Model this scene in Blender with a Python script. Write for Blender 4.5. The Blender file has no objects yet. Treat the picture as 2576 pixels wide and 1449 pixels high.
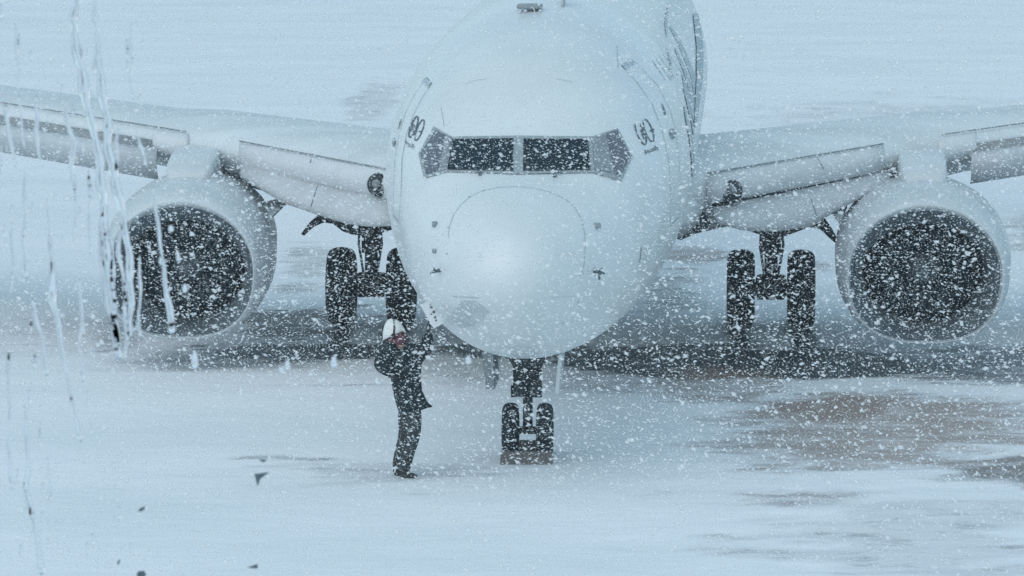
import bpy, bmesh, math, random
import numpy as np
from mathutils import Vector, Matrix
from mathutils.bvhtree import BVHTree
from mathutils.geometry import delaunay_2d_cdt
random.seed(7); rng = np.random.default_rng(7)
S = bpy.context.scene
# ------------------------------------------------------------------ camera
CH, F, TILT = 8.13076, 11739.2, 0.113654          # camera height, focal length in 2576-wide pixels, downward tilt
PD, PDX, PSI = 49.7595, -0.0263273, 0.0522615      # aircraft nose distance, sideways offset, yaw
cam = bpy.data.cameras.new('camera'); co = bpy.data.objects.new('camera', cam)
S.collection.objects.link(co); S.camera = co
co.location = (0, 0, CH); co.rotation_euler = (math.pi/2 - TILT, 0, 0)
cam.sensor_width = 36; cam.lens = 36*F/2576; cam.clip_start = .05; cam.clip_end = 6000
cam.dof.use_dof = True; cam.dof.focus_distance = 54; cam.dof.aperture_fstop = 125
# ------------------------------------------------------------------ light
SUN_EL, SUN_ROT = math.radians(34), math.radians(-150)
w = bpy.data.worlds.new('World'); S.world = w; w.use_nodes = True
nt = w.node_tree; nt.nodes.clear()
sky = nt.nodes.new('ShaderNodeTexSky'); sky.sky_type = 'NISHITA'; sky.sun_disc = False
sky.sun_elevation = SUN_EL; sky.sun_rotation = SUN_ROT; sky.air_density = 1.0; sky.dust_density = 1.5; sky.ozone_density = 2.0
bg = nt.nodes.new('ShaderNodeBackground'); bg.inputs[1].default_value = 0.135
ow = nt.nodes.new('ShaderNodeOutputWorld'); cl = nt.nodes.new('ShaderNodeMix'); cl.data_type = 'RGBA'; cl.inputs[0].default_value = .6
cl.inputs[7].default_value = (3.4, 5.07, 6.0, 1)      # even grey-blue cloud deck mixed into the clear sky
nt.links.new(sky.outputs[0], cl.inputs[6]); nt.links.new(cl.outputs[2], bg.inputs[0]); nt.links.new(bg.outputs[0], ow.inputs[0])
sl = bpy.data.lights.new('sun', 'SUN'); sl.energy = 0.85; sl.angle = math.radians(90); sl.color = (1, .95, .88)
so = bpy.data.objects.new('sun', sl); S.collection.objects.link(so)
so.rotation_euler = (math.radians(90)-SUN_EL, 0, math.radians(-28)); so.location = (0, 20, 60)
S.view_settings.view_transform = 'Standard'; S.view_settings.look = 'None'; S.view_settings.gamma = 1
S.view_settings.exposure = 0.2
# ------------------------------------------------------------------ materials
def mat(name, col, rough=.5, metal=0., coat=0., noise=0., nscale=3., bump=0., bscale=20., spec=.5, ior=None, trans=0., streak=None):
    m = bpy.data.materials.new(name); m.use_nodes = True; t = m.node_tree; b = t.nodes['Principled BSDF']
    b.inputs['Base Color'].default_value = (*col, 1); b.inputs['Roughness'].default_value = rough
    b.inputs['Metallic'].default_value = metal; b.inputs['Coat Weight'].default_value = coat; b.inputs['Coat Roughness'].default_value = .12
    b.inputs['Specular IOR Level'].default_value = spec; b.inputs['Transmission Weight'].default_value = trans
    if ior: b.inputs['IOR'].default_value = ior
    if noise or bump:
        tc = t.nodes.new('ShaderNodeTexCoord'); mp = t.nodes.new('ShaderNodeMapping'); t.links.new(tc.outputs['Object'], mp.inputs[0])
        if streak: mp.inputs['Scale'].default_value = streak
    if noise:
        n = t.nodes.new('ShaderNodeTexNoise'); n.inputs['Scale'].default_value = nscale; n.inputs['Detail'].default_value = 8; n.inputs['Roughness'].default_value = .65
        t.links.new(mp.outputs[0], n.inputs['Vector'])
        r = t.nodes.new('ShaderNodeValToRGB'); r.color_ramp.elements[0].position = .3; r.color_ramp.elements[1].position = .7
        r.color_ramp.elements[0].color = (*[c*(1-noise) for c in col], 1); r.color_ramp.elements[1].color = (*[min(1, c*(1+noise*.4)) for c in col], 1)
        t.links.new(n.outputs[0], r.inputs[0]); t.links.new(r.outputs[0], b.inputs['Base Color'])
    if bump:
        n2 = t.nodes.new('ShaderNodeTexNoise'); n2.inputs['Scale'].default_value = bscale; n2.inputs['Detail'].default_value = 5
        bp = t.nodes.new('ShaderNodeBump'); bp.inputs['Strength'].default_value = bump; bp.inputs['Distance'].default_value = .02
        t.links.new(mp.outputs[0], n2.inputs['Vector']); t.links.new(n2.outputs[0], bp.inputs['Height']); t.links.new(bp.outputs[0], b.inputs['Normal'])
    return m
M = dict(
 white=mat('white_paint', (.68, .73, .74), .42, coat=.28, noise=.10, nscale=.7, spec=.3),
 wing=mat('wing_grey', (.50, .54, .56), .45, noise=.12, nscale=1.6, streak=(.5, 2, 2)),
 snowy=mat('snowed_wing', (.62, .68, .70), .8, noise=.16, nscale=1.1, streak=(.3, 1.5, 1)),
 slat=mat('slat_grey', (.47, .52, .55), .45, noise=.14, nscale=2.2),
 slatl=mat('leading_edge_skin', (.60, .64, .66), .4, noise=.1, nscale=2.),
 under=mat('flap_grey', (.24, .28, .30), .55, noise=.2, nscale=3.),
 nac=mat('nacelle_paint', (.58, .63, .65), .4, coat=.2, noise=.1, nscale=1.5),
 lip=mat('lip_metal', (.54, .60, .62), .5, metal=.1, noise=.08),
 duct=mat('duct_grey', (.11, .14, .16), .6, noise=.3, nscale=4),
 blade=mat('fan_blade', (.008, .024, .034), .4, metal=.3),
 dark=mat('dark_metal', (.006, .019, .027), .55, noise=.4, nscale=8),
 gear=mat('gear_grey', (.028, .038, .045), .5, noise=.4, nscale=10),
 tyre=mat('tyre_rubber', (.004, .014, .020), .8, noise=.4, nscale=9, bump=.4, bscale=40),
 hub=mat('wheel_hub', (.22, .24, .25), .45, noise=.2),
 glass=mat('cockpit_glass', (.004, .016, .024), .25, spec=.2, noise=.3, nscale=5),
 sglass=mat('side_glass', (.115, .13, .155), .25, noise=.25, nscale=4),
 frame=mat('window_frame', (.30, .35, .37), .5, noise=.2, nscale=8),
 line=mat('seam_grey', (.22, .28, .31), .6), ink=mat('marking_ink', (.07, .11, .13), .6),
 livery=mat('livery_grey', (.40, .48, .52), .5, noise=.15, nscale=3),
 dirt=mat('dirty_patch', (.50, .56, .58), .7, noise=.25, nscale=6),
 chock=mat('chock_wood', (.15, .145, .14), .9, noise=.5, nscale=12, bump=.5, bscale=30),
 coat=mat('dark_coat', (.005, .016, .024), .9, noise=.5, nscale=9, bump=.6, bscale=14),
 trous=mat('dark_trousers', (.035, .045, .05), .9, noise=.5, nscale=10, bump=.6, bscale=16),
 boot=mat('black_boot', (.012, .014, .016), .7, noise=.4, nscale=14),
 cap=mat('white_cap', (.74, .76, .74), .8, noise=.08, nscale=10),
 red=mat('red_scarf', (.17, .05, .07), .9, noise=.4, nscale=20),
 skin=mat('skin', (.42, .25, .20), .6), glove=mat('dark_glove', (.015, .018, .022), .8),
 grass_=None)
def snowflake_mat():
    m = bpy.data.materials.new('snowflake'); m.use_nodes = True; t = m.node_tree; t.nodes.clear()
    a = t.nodes.new('ShaderNodeBsdfDiffuse'); a.inputs[0].default_value = (.97, .98, .98, 1)
    b = t.nodes.new('ShaderNodeBsdfTranslucent'); b.inputs[0].default_value = (.97, .98, .98, 1)
    x = t.nodes.new('ShaderNodeMixShader'); x.inputs[0].default_value = .45; tr = t.nodes.new('ShaderNodeBsdfTransparent'); y = t.nodes.new('ShaderNodeMixShader'); y.inputs[0].default_value = .45; t.links.new(x.outputs[0], y.inputs[1]); t.links.new(tr.outputs[0], y.inputs[2]); o = t.nodes.new('ShaderNodeOutputMaterial')
    t.links.new(a.outputs[0], x.inputs[1]); t.links.new(b.outputs[0], x.inputs[2]); t.links.new(y.outputs[0], o.inputs[0]); return m
M['flake'] = snowflake_mat()
def water_mat():
    m = bpy.data.materials.new('melt_water'); m.use_nodes = True; b = m.node_tree.nodes['Principled BSDF']
    b.inputs['Base Color'].default_value = (.97, .98, 1, 1); b.inputs['Roughness'].default_value = .06; b.inputs['Transmission Weight'].default_value = 1; b.inputs['IOR'].default_value = 1.33
    return m
M['water'] = water_mat()
# ------------------------------------------------------------------ projection helpers
CS, SN = math.cos(PSI), math.sin(PSI)
EYE = Vector((0, 0, CH))
def ray(u, v):
    r = Vector(((u-1288)/F, 0, 0)); fw = Vector((0, math.cos(TILT), -math.sin(TILT))); up = Vector((0, math.sin(TILT), math.cos(TILT)))
    return fw + r + up*((724.5-v)/F)
def toL(p, o=1):
    X = p[0]-o*PDX; Y = p[1]-o*PD
    return Vector((X*CS-Y*SN, X*SN+Y*CS, p[2]))
def toW(p):
    return Vector((PDX+p[0]*CS+p[1]*SN, PD+p[1]*CS-p[0]*SN, p[2]))
OL = toL(EYE)
def L(u, v, s):                     # point of the aircraft's cross-section plane s (metres behind the nose)
    d = toL(ray(u, v), 0); return OL + d*((s-OL.y)/d.y)
def sle(x):
    x = abs(x); return 11.0+(x-1.9)*.8 if x < 4.83 else 13.344+(x-4.83)*.5
def LW(u, v, off=0.):               # point near the wing's leading edge
    s = 12.
    for _ in range(25): p = L(u, v, s); s = sle(p.x)+off
    return p
def G(u, v):
    d = ray(u, v); return EYE + d*(-CH/d.z)
def WY(u, v, Y):
    d = ray(u, v); return EYE + d*(Y/d.y)
# ------------------------------------------------------------------ mesh helpers
def tagp(o, label=None, cat=None, group=None, kind=None):
    for k, x in (('label', label), ('category', cat), ('group', group), ('kind', kind)):
        if x: o[k] = x
    return o
def mk(name, V, Fc, m, parent=None, smooth=True):
    me = bpy.data.meshes.new(name); me.from_pydata([tuple(v) for v in V], [], Fc); me.update()
    bm = bmesh.new(); bm.from_mesh(me); bmesh.ops.recalc_face_normals(bm, faces=bm.faces); bm.to_mesh(me); bm.free()
    if smooth: me.polygons.foreach_set('use_smooth', [True]*len(me.polygons))
    o = bpy.data.objects.new(name, me); S.collection.objects.link(o)
    for mm in (m if isinstance(m, list) else [m]): me.materials.append(mm)
    if parent: o.parent = parent
    return o
class MB:
    def __init__(s): s.V = []; s.F = []
    def add(s, V, Fc):
        n = len(s.V); s.V += [Vector(v) for v in V]; s.F += [tuple(i+n for i in f) for f in Fc]; return s
    def rings(s, R, closed=True, cap=True):      # R: list of rings with equal counts
        n = len(R[0]); V = [p for r in R for p in r]; Fc = []
        for i in range(len(R)-1):
            for j in range(n if closed else n-1):
                a = i*n+j; b = i*n+(j+1) % n; Fc.append((a, b, b+n, a+n))
        if cap: Fc += [tuple(range(n)), tuple(range((len(R)-1)*n, len(R)*n))]
        return s.add(V, Fc)
    def tube(s, pts, rad, n=10, sq=1.):
        pts = [Vector(p) for p in pts]; R = []
        for i, p in enumerate(pts):
            t = (pts[min(i+1, len(pts)-1)]-pts[max(i-1, 0)]).normalized()
            a = t.cross(Vector((0, 1, 0)) if abs(t.y) < .9 else Vector((1, 0, 0))).normalized(); b = t.cross(a)
            r = rad[i] if isinstance(rad, (list, tuple)) else rad
            R.append([p+a*math.cos(k*2*math.pi/n)*r+b*math.sin(k*2*math.pi/n)*r*sq for k in range(n)])
        return s.rings(R)
    def box(s, c, d, rot=None, bev=0.):
        c = Vector(c); x, y, z = [q/2 for q in d]
        bm = bmesh.new(); bmesh.ops.create_cube(bm, size=1, matrix=Matrix.Diagonal((*d, 1)))
        if bev: bmesh.ops.bevel(bm, geom=bm.edges[:], offset=bev, segments=2, affect='EDGES', profile=.5)
        bm.verts.index_update()
        V = [v.co.copy() for v in bm.verts]; Fc = [tuple(v.index for v in f.verts) for f in bm.faces]; bm.free()
        if rot: V = [rot @ v for v in V]
        return s.add([c+v for v in V], Fc)
    def prism(s, A, B):                          # two equal outlines joined
        return s.rings([A, B])
    def lathe(s, prof, axis='x', c=(0, 0, 0), n=32, cap=True):   # prof (axial, radius)
        c = Vector(c); R = []
        for a, r in prof:
            ring = []
            for k in range(n):
                q = 2*math.pi*k/n; y, z = r*math.cos(q), r*math.sin(q)
                ring.append(c+(Vector((a, y, z)) if axis == 'x' else Vector((y, a, z)) if axis == 'y' else Vector((y, z, a))))
            R.append(ring)
        return s.rings(R, cap=cap)
    def build(s, name, m, parent=None, smooth=True): return mk(name, s.V, s.F, m, parent, smooth)
def autosmooth(o, ang=35):
    me = o.data; bm = bmesh.new(); bm.from_mesh(me)
    for e in bm.edges:
        if len(e.link_faces) == 2 and e.calc_face_angle(0) > math.radians(ang): e.smooth = False
    bm.to_mesh(me); bm.free(); return o
def interp(tab, s, pw=.5):
    t = np.array([r[0] for r in tab])**pw; x = s**pw
    out = []
    for k in range(1, len(tab[0])):
        y = np.array([r[k] for r in tab], float); d = np.diff(y)/np.diff(t); m = np.zeros(len(t))
        m[0], m[-1] = d[0], d[-1]
        for i in range(1, len(t)-1): m[i] = 0 if d[i-1]*d[i] <= 0 else 2*d[i-1]*d[i]/(d[i-1]+d[i])
        i = min(max(int(np.searchsorted(t, x))-1, 0), len(t)-2); h = t[i+1]-t[i]; q = (x-t[i])/h
        out.append(float((2*q**3-3*q*q+1)*y[i]+(q**3-2*q*q+q)*h*m[i]+(-2*q**3+3*q*q)*y[i+1]+(q**3-q*q)*h*m[i+1]))
    return out
# ------------------------------------------------------------------ ground
def fnoise(x, y, seed=0, octv=5, base=1.):
    out = np.zeros_like(x); amp = 1.; tot = 0.; r = np.random.default_rng(seed)
    T = r.random((256, 256))
    for o in range(octv):
        fx = x*base*2**o+o*17.3; fy = y*base*2**o+o*9.1
        ix = np.floor(fx).astype(int); iy = np.floor(fy).astype(int); tx = fx-ix; ty = fy-iy
        tx = tx*tx*(3-2*tx); ty = ty*ty*(3-2*ty)
        g = lambda a, b: T[(ix+a) % 256, (iy+b) % 256]
        out += amp*((g(0, 0)*(1-tx)+g(1, 0)*tx)*(1-ty)+(g(0, 1)*(1-tx)+g(1, 1)*tx)*ty); tot += amp; amp *= .55
    return out/tot
def ground():
    xs = np.concatenate([[-3000, -1200, -500, -200, -90, -50, -35], np.arange(-26, 34.01, .14), [42, 60, 100, 200, 500, 1200, 3000]])
    ys = np.concatenate([[-600, -200, -60, 0, 20, 35], np.arange(43, 80, .14), np.arange(80, 170, .7), [190, 230, 300, 500, 900, 1800, 4000]])
    X, Y = np.meshgrid(xs, ys); near = (X > -26) & (X < 34) & (Y > 43) & (Y < 168)
    rel = (fnoise(X, Y, 3, 4, .35)-.5)*.05+(fnoise(X*.6, Y*1.3, 5, 4, 1.3)-.5)*.035
    rel = rel+(.3+.7*np.clip((X-1.5)/2, 0, 1))*np.clip((57-Y)/3, 0, 1)*(fnoise(X*.8, Y*1.6, 8, 5, 1.2)-.5)*.12
    Z = np.where(near, rel, 0)
    A = np.zeros_like(X); B = np.zeros_like(X)
    def patch(u0, u1, v0, v1, st, edge=.35, rust=0., ns=.5, nst=.9, seed=1, extend=None):
        vm = (v0+v1)/2; p0 = G(u0, vm); p1 = G(u1, vm); ya = G(1288, v1).y; yb = G(1288, v0).y
        cx, rx = (p0.x+p1.x)/2, abs(p1.x-p0.x)/2; cy, ry = (ya+yb)/2, (yb-ya)/2
        d = (np.abs((X-cx)/rx)**2.6+np.abs((Y-cy)/ry)**2.6)**(1/2.6)
        n = .5*fnoise(X*.55, Y, seed, 5, ns)+.3*fnoise(X*.8, Y*1.6, seed+50, 5, 1.1)+.2*fnoise(X*.9, Y*2.2, seed+90, 3, 2.6)
        q = np.clip((1-d+(n-.5)*nst*2.6)/edge+.15, 0, 1); q = q*q*(3-2*q)*st
        A[:] = np.maximum(A, q)
        if rust: B[:] = np.maximum(B, np.clip(q*1.6, 0, 1)*rust)
    patch(1400, 2330, 866, 958, .97, .3, 0, .5, .5, 2); patch(2200, 3100, 868, 965, .62, .4, 0, .5, .8, 3)
    patch(1120, 1500, 860, 905, .85, .35, 0, .5, .6, 4); patch(1380, 1760, 900, 1000, .34, .6, 0, .5, .9, 14)
    patch(540, 1150, 862, 905, .85, .3, 0, .6, .7, 5); patch(500, 900, 775, 880, .85, .4, .3, .8, 1.4, 6); patch(1060, 1300, 905, 990, .3, .6, 0, .8, .8, 16)
    patch(240, 380, 770, 900, .4, .3, .3, .8, .8, 26)  # engine's dark image refracted by window water, painted onto the ground
    patch(1640, 1840, 615, 690, .55, .5, .9, .7, 1.0, 7); patch(1990, 2118, 652, 690, .5, .5, .9, .7, .9, 47); patch(1560, 1780, 660, 790, .45, .6, .2, .9, 1.3, 17)
    patch(1720, 2760, 980, 1150, .64, .8, .9, .4, 1.2, 8); patch(1930, 2250, 985, 1060, .85, .5, .2, .5, 1.2, 18)
    patch(1680, 2600, 1080, 1205, .58, .8, 1., .5, 1.2, 9); patch(1740, 2330, 1215, 1300, .42, .8, .7, .5, 1.3, 10); patch(1640, 1960, 930, 1020, .5, .6, 1., .8, 1.2, 28)
    patch(2300, 2900, 1130, 1230, .72, .5, .4, .5, 1.0, 11); patch(2380, 2800, 1000, 1050, .45, .5, .3, .5, 1.0, 12)
    patch(1780, 3000, 215, 360, .26, .7, 0, .12, 1.6, 13); patch(860, 1010, 190, 330, .30, .6, 0, .2, 1.2, 19)
    patch(2470, 2800, 520, 720, .40, .6, 0, .4, 1.2, 20); patch(-200, 560, 770, 930, .22, .8, 0, .3, .6, 21)
    patch(240, 900, 880, 940, .38, .6, 0, .6, .8, 22); patch(690, 840, 615, 765, .38, .6, .2, .9, 1.2, 23)
    patch(600, 900, 1150, 1161, .5, .5, 0, 1.2, 1.0, 24); patch(640, 1280, 1155, 1220, .30, .6, 0, 2, 1.6, 25); patch(560, 1210, 964, 972, .25, .5, 0, 1., .6, 27)
    patch(1660, 2800, 1240, 1460, .27, .8, 0, .8, 1.8, 29)
    for u0, u1 in ((1822, 1890), (1978, 2048), (822, 893), (962, 1040)): patch(u0-4, u1+4, 800, 885, .97, .3, 0, 1., .3, 30)  # tyre ruts and dark tyre reflections painted into the ground mask
    patch(1248, 1395, 1136, 1178, .35, .5, .3, 2, .7, 31); patch(980, 1060, 1195, 1215, .4, .5, 0, 2, .6, 32)
    ny, nx = X.shape; V = np.stack([X, Y, Z], -1).reshape(-1, 3)
    i = np.arange(ny-1)[:, None]*nx+np.arange(nx-1)[None]; Fq = np.stack([i, i+1, i+1+nx, i+nx], -1).reshape(-1, 4)
    me = bpy.data.meshes.new('ground'); me.vertices.add(len(V)); me.vertices.foreach_set('co', V.ravel())
    me.loops.add(Fq.size); me.loops.foreach_set('vertex_index', Fq.ravel()); me.polygons.add(len(Fq))
    me.polygons.foreach_set('loop_start', np.arange(0, Fq.size, 4)); me.polygons.foreach_set('use_smooth', np.ones(len(Fq), bool)); me.update()
    for nm, arr in (('bare', A), ('rust', B)):
        at = me.attributes.new(nm, 'FLOAT', 'POINT'); at.data.foreach_set('value', arr.ravel())
    o = bpy.data.objects.new('ground', me); S.collection.objects.link(o)
    m = bpy.data.materials.new('snowy_apron'); m.use_nodes = True; t = m.node_tree; b = t.nodes['Principled BSDF']; N = t.nodes.new; Lk = t.links.new
    tc = N('ShaderNodeTexCoord'); mp = N('ShaderNodeMapping'); mp.inputs['Scale'].default_value = (.5, 1, 1); Lk(tc.outputs['Object'], mp.inputs[0])
    a1 = N('ShaderNodeAttribute'); a1.attribute_name = 'bare'; a2 = N('ShaderNodeAttribute'); a2.attribute_name = 'rust'
    n = N('ShaderNodeTexNoise'); n.inputs['Scale'].default_value = 2.2; n.inputs['Detail'].default_value = 9; n.inputs['Roughness'].default_value = .7; Lk(mp.outputs[0], n.inputs['Vector'])
    def math_(op, a, bb, c=None, cl=False):
        q = N('ShaderNodeMath'); q.operation = op; q.use_clamp = cl
        for k, x in enumerate((a, bb, c)):
            if x is None: continue
            if isinstance(x, (int, float)): q.inputs[k].default_value = x
            else: Lk(x, q.inputs[k])
        return q.outputs[0]
    nn = math_('SUBTRACT', n.outputs[0], .5); amp = math_('MULTIPLY', nn, 1.5)
    env = math_('MULTIPLY', a1.outputs['Fac'], 4., cl=True); wob = math_('MULTIPLY', amp, env)
    mp2 = N('ShaderNodeMapping'); mp2.inputs['Scale'].default_value = (.8, 1.6, 1); Lk(tc.outputs['Object'], mp2.inputs[0])
    n3 = N('ShaderNodeTexNoise'); n3.inputs['Scale'].default_value = 1.5; n3.inputs['Detail'].default_value = 10; n3.inputs['Roughness'].default_value = .72; Lk(mp2.outputs[0], n3.inputs['Vector'])
    k1 = math_('MULTIPLY_ADD', a1.outputs['Fac'], 2.6, -.8); k2 = math_('MULTIPLY_ADD', math_('SUBTRACT', n3.outputs[0], .5), 5.5, k1, cl=True)
    k3 = math_('MULTIPLY', k2, .45); k4 = math_('MULTIPLY_ADD', a1.outputs['Fac'], .55, k3, cl=True); bare = math_('MULTIPLY', k4, env)
    sn = N('ShaderNodeTexNoise'); sn.inputs['Scale'].default_value = .35; sn.inputs['Detail'].default_value = 7; sn.inputs['Roughness'].default_value = .6; Lk(mp.outputs[0], sn.inputs['Vector'])
    cr = N('ShaderNodeValToRGB'); cr.color_ramp.elements[0].position = .32; cr.color_ramp.elements[0].color = (.75, .79, .81, 1)
    cr.color_ramp.elements[1].position = .62; cr.color_ramp.elements[1].color = (.84, .86, .88, 1); Lk(sn.outputs[0], cr.inputs[0])
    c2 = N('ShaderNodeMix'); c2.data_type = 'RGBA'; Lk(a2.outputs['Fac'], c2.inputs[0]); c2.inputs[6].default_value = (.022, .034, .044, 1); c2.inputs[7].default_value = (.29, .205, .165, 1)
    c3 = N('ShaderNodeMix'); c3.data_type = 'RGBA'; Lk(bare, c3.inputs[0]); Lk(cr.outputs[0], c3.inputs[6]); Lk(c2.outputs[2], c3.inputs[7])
    Lk(c3.outputs[2], b.inputs['Base Color']); rr = math_('MULTIPLY_ADD', bare, -.35, .9); Lk(rr, b.inputs['Roughness'])
    b.inputs['Specular IOR Level'].default_value = .25
    nb = N('ShaderNodeTexNoise'); nb.inputs['Scale'].default_value = 5; nb.inputs['Detail'].default_value = 7; Lk(mp.outputs[0], nb.inputs['Vector'])
    bp = N('ShaderNodeBump'); bp.inputs['Strength'].default_value = .4; bp.inputs['Distance'].default_value = .05; Lk(nb.outputs[0], bp.inputs['Height']); Lk(bp.outputs[0], b.inputs['Normal'])
    me.materials.append(m); tagp(o, 'snow covered airport apron with dark wet and rusty brown bare patches', 'ground', kind='structure')
ground()
# ------------------------------------------------------------------ aircraft
plane = bpy.data.objects.new('airplane', None); S.collection.objects.link(plane)
plane.location = (PDX, PD, 0); plane.rotation_euler = (0, 0, -PSI)
tagp(plane, 'white twin engine jet airliner parked nose on in blowing snow', 'airplane')
FT = [ # s, half width, top, bottom, z of widest, exponent
 (0., 0.001, 2.601, 2.599, 2.60, 2.), (.06, .25, 2.82, 2.39, 2.6, 2.), (.2, .44, 2.99, 2.21, 2.61, 2.), (.5, .67, 3.17, 1.99, 2.63, 2.), (1., .94, 3.35, 1.73, 2.68, 2.05), (1.7, 1.20, 3.53, 1.50, 2.78, 2.3),
 (2.1, 1.33, 3.73, 1.42, 2.84, 2.45), (2.6, 1.46, 4.02, 1.35, 2.92, 2.4), (3.2, 1.60, 4.37, 1.30, 3.0, 2.25), (4., 1.71, 4.73, 1.25, 3.1, 2.1), (5., 1.82, 4.96, 1.23, 3.2, 2.), (6.2, 1.88, 5.11, 1.22, 3.3, 2.),
 (8., 1.90, 5.2, 1.22, 3.34, 2.), (13., 1.90, 5.22, 1.2, 3.36, 2.), (21., 1.90, 5.25, 1.22, 3.38, 2.), (25., 1.72, 5.3, 1.75, 3.6, 2.), (29., 1.15, 5.3, 2.8, 4.1, 2.), (32., .55, 5.15, 3.8, 4.5, 2.), (33.4, .12, 4.9, 4.6, 4.75, 2.)]
def fring(s, n=72):
    hw, tp, bt, zc, ex = interp(FT, s); R = []
    for k in range(n):
        q = 2*math.pi*k/n; c, sn = math.cos(q), math.sin(q)
        e = ex if sn > 0 else 2.
        R.append(Vector((.045*min(1, s/3)+.975*hw*math.copysign(abs(c)**(2/e), c), s, zc+(tp-zc if sn > 0 else zc-bt)*math.copysign(abs(sn)**(2/e), sn))))
    return R
ss = [0.0, .004, .015, .035, .06, .1, .15, .2, .28, .38, .5]+list(np.arange(.62, 8, .13))+list(np.arange(8, 33.4, .8))+[33.4]
fb = MB().rings([fring(float(x)) for x in ss])
fus = fb.build('fuselage', M['white'], plane)
BV = BVHTree.FromPolygons(fb.V, fb.F)
def hit(u, v):
    d = toL(ray(u, v), 0).normalized(); r = BV.ray_cast(OL, d)
    if r[0] is None: return None, None
    n = r[1] if r[1].dot(d) < 0 else -r[1]
    return r[0], n
def decal(name, poly, m, parent, off=.012, thick=0., step=6., smooth=True):
    P = [Vector((p[0], p[1])) for p in poly]; B = []
    for i in range(len(P)):
        a, b = P[i], P[(i+1) % len(P)]; k = max(1, int((b-a).length/step)); B += [a.lerp(b, j/k) for j in range(k)]
    us = [p.x for p in P]; vs = [p.y for p in P]; I = []
    def inside(x, y):
        c = False; n = len(P)
        for i in range(n):
            a, b = P[i], P[i-1]
            if (a.y > y) != (b.y > y) and x < (b.x-a.x)*(y-a.y)/(b.y-a.y)+a.x: c = not c
        return c
    y = min(vs)+step/2
    while y < max(vs):
        x = min(us)+step/2
        while x < max(us):
            if inside(x, y) and min((Vector((x, y))-q).length for q in B) > step*.5: I.append(Vector((x, y)))
            x += step
        y += step
    V2, _, Fc, *_r = delaunay_2d_cdt(B+I, [(i, (i+1) % len(B)) for i in range(len(B))], [], 1, 1e-4)
    V = []
    for p in V2:
        h, n = hit(p.x, p.y)
        V.append(h+n*off if h else None)
    Fc = [f for f in Fc if all(V[i] is not None for i in f)]
    V = [x or Vector((0, 3, 3)) for x in V]
    return mk(name, V, [tuple(f) for f in Fc], m, parent, smooth)
def stroke_mb(mb, pts, wd, off=.006, step=5., taper=None, closed=False):   # painted line on the skin, width in metres
    P = [Vector(p) for p in pts]; Q = []
    if closed: P.append(P[0])
    for i in range(len(P)-1):
        k = max(1, int((P[i+1]-P[i]).length/step)); Q += [P[i].lerp(P[i+1], j/k) for j in range(k)]
    Q.append(P[-1]); H = [(i/(len(Q)-1), *hit(q.x, q.y)) for i, q in enumerate(Q)]; H = [h for h in H if h[1]]
    if len(H) < 2: return mb
    V = []; Fc = []
    for i, (t, h, n) in enumerate(H):
        d = H[min(i+1, len(H)-1)][1]-H[max(i-1, 0)][1]
        if d.length < 1e-6: d = Vector((0, 0, 1))
        sd = n.cross(d).normalized(); ww = wd/2*(taper(t) if taper else 1)
        V += [h+n*off+sd*ww, h+n*off-sd*ww]
        if i: Fc.append((2*i-2, 2*i-1, 2*i+1, 2*i))
    return mb.add(V, Fc)
def stroke(name, pts, wd, m, parent=None, **k): return stroke_mb(MB(), pts, wd, **k).build(name, m, parent or fus)
def pxs(mb, pts, wpx, off=.008, step=2.5, taper=None, closed=False):      # painted mark whose width follows the skin
    P = [Vector(p) for p in pts]; Q = []
    if closed: P.append(P[0])
    for i in range(len(P)-1):
        k = max(1, int((P[i+1]-P[i]).length/step)); Q += [P[i].lerp(P[i+1], j/k) for j in range(k)]
    Q.append(P[-1]); V = []; n = len(Q); rows = []
    for i, q in enumerate(Q):
        d = Q[min(i+1, n-1)]-Q[max(i-1, 0)]; d = d.normalized() if d.length > 1e-6 else Vector((1, 0)); sd = Vector((-d.y, d.x)); hwp = wpx/2*(taper(i/(n-1)) if taper else 1); rw = []
        for f in (-1, 0, 1):
            h, nn_ = hit(*(q+sd*hwp*f)); rw.append(h+nn_*off if h else None)
        if all(x is not None for x in rw): rows.append(rw)
    V = [x for rw in rows for x in rw]; Fc = []
    for i in range(len(rows)-1):
        if (rows[i+1][1]-rows[i][1]).length > 2.5: continue
        for j in (0, 1): Fc.append((i*3+j, i*3+j+1, i*3+j+4, i*3+j+3))
    return mb.add(V, Fc) if Fc else mb
# windscreen
decal('windscreen_frame', [(1092, 319), (1136, 345), (1300, 343), (1490, 345), (1553, 324), (1590, 395), (1562, 458), (1490, 436), (1300, 440), (1128, 434), (1068, 450), (1054, 388)], M['frame'], fus, .012)
for nm, poly, mm in (('front_window', [(1138, 353), (1292, 351), (1291, 433), (1127, 429)], 'glass'), ('front_window', [(1317, 352), (1478, 353), (1484, 430), (1316, 433)], 'glass'),
                 ('side_window', [(1098, 330), (1122, 342), (1103, 432), (1074, 440), (1060, 388)], 'sglass'), ('side_window', [(1522, 340), (1551, 330), (1583, 395), (1558, 446), (1546, 438)], 'sglass'),
                 ('side_window', [(1126, 344), (1136, 348), (1124, 428), (1106, 434)], 'under'), ('side_window', [(1490, 350), (1518, 342), (1541, 438), (1494, 428)], 'under')):
    decal(nm, poly, M[mm], fus, .02)
def wiper(p, q):
    b = MB(); a, n = hit(*p); c, n2 = hit(*q); b.tube([a+n*.04, c+n2*.05], .009, 6); b.tube([a+n*.0, a+n*.05], .02, 6); return b.build('windscreen_wiper', M['ink'], fus)
wiper((1208, 441), (1196, 431)); wiper((1395, 445), (1420, 436))
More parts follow.
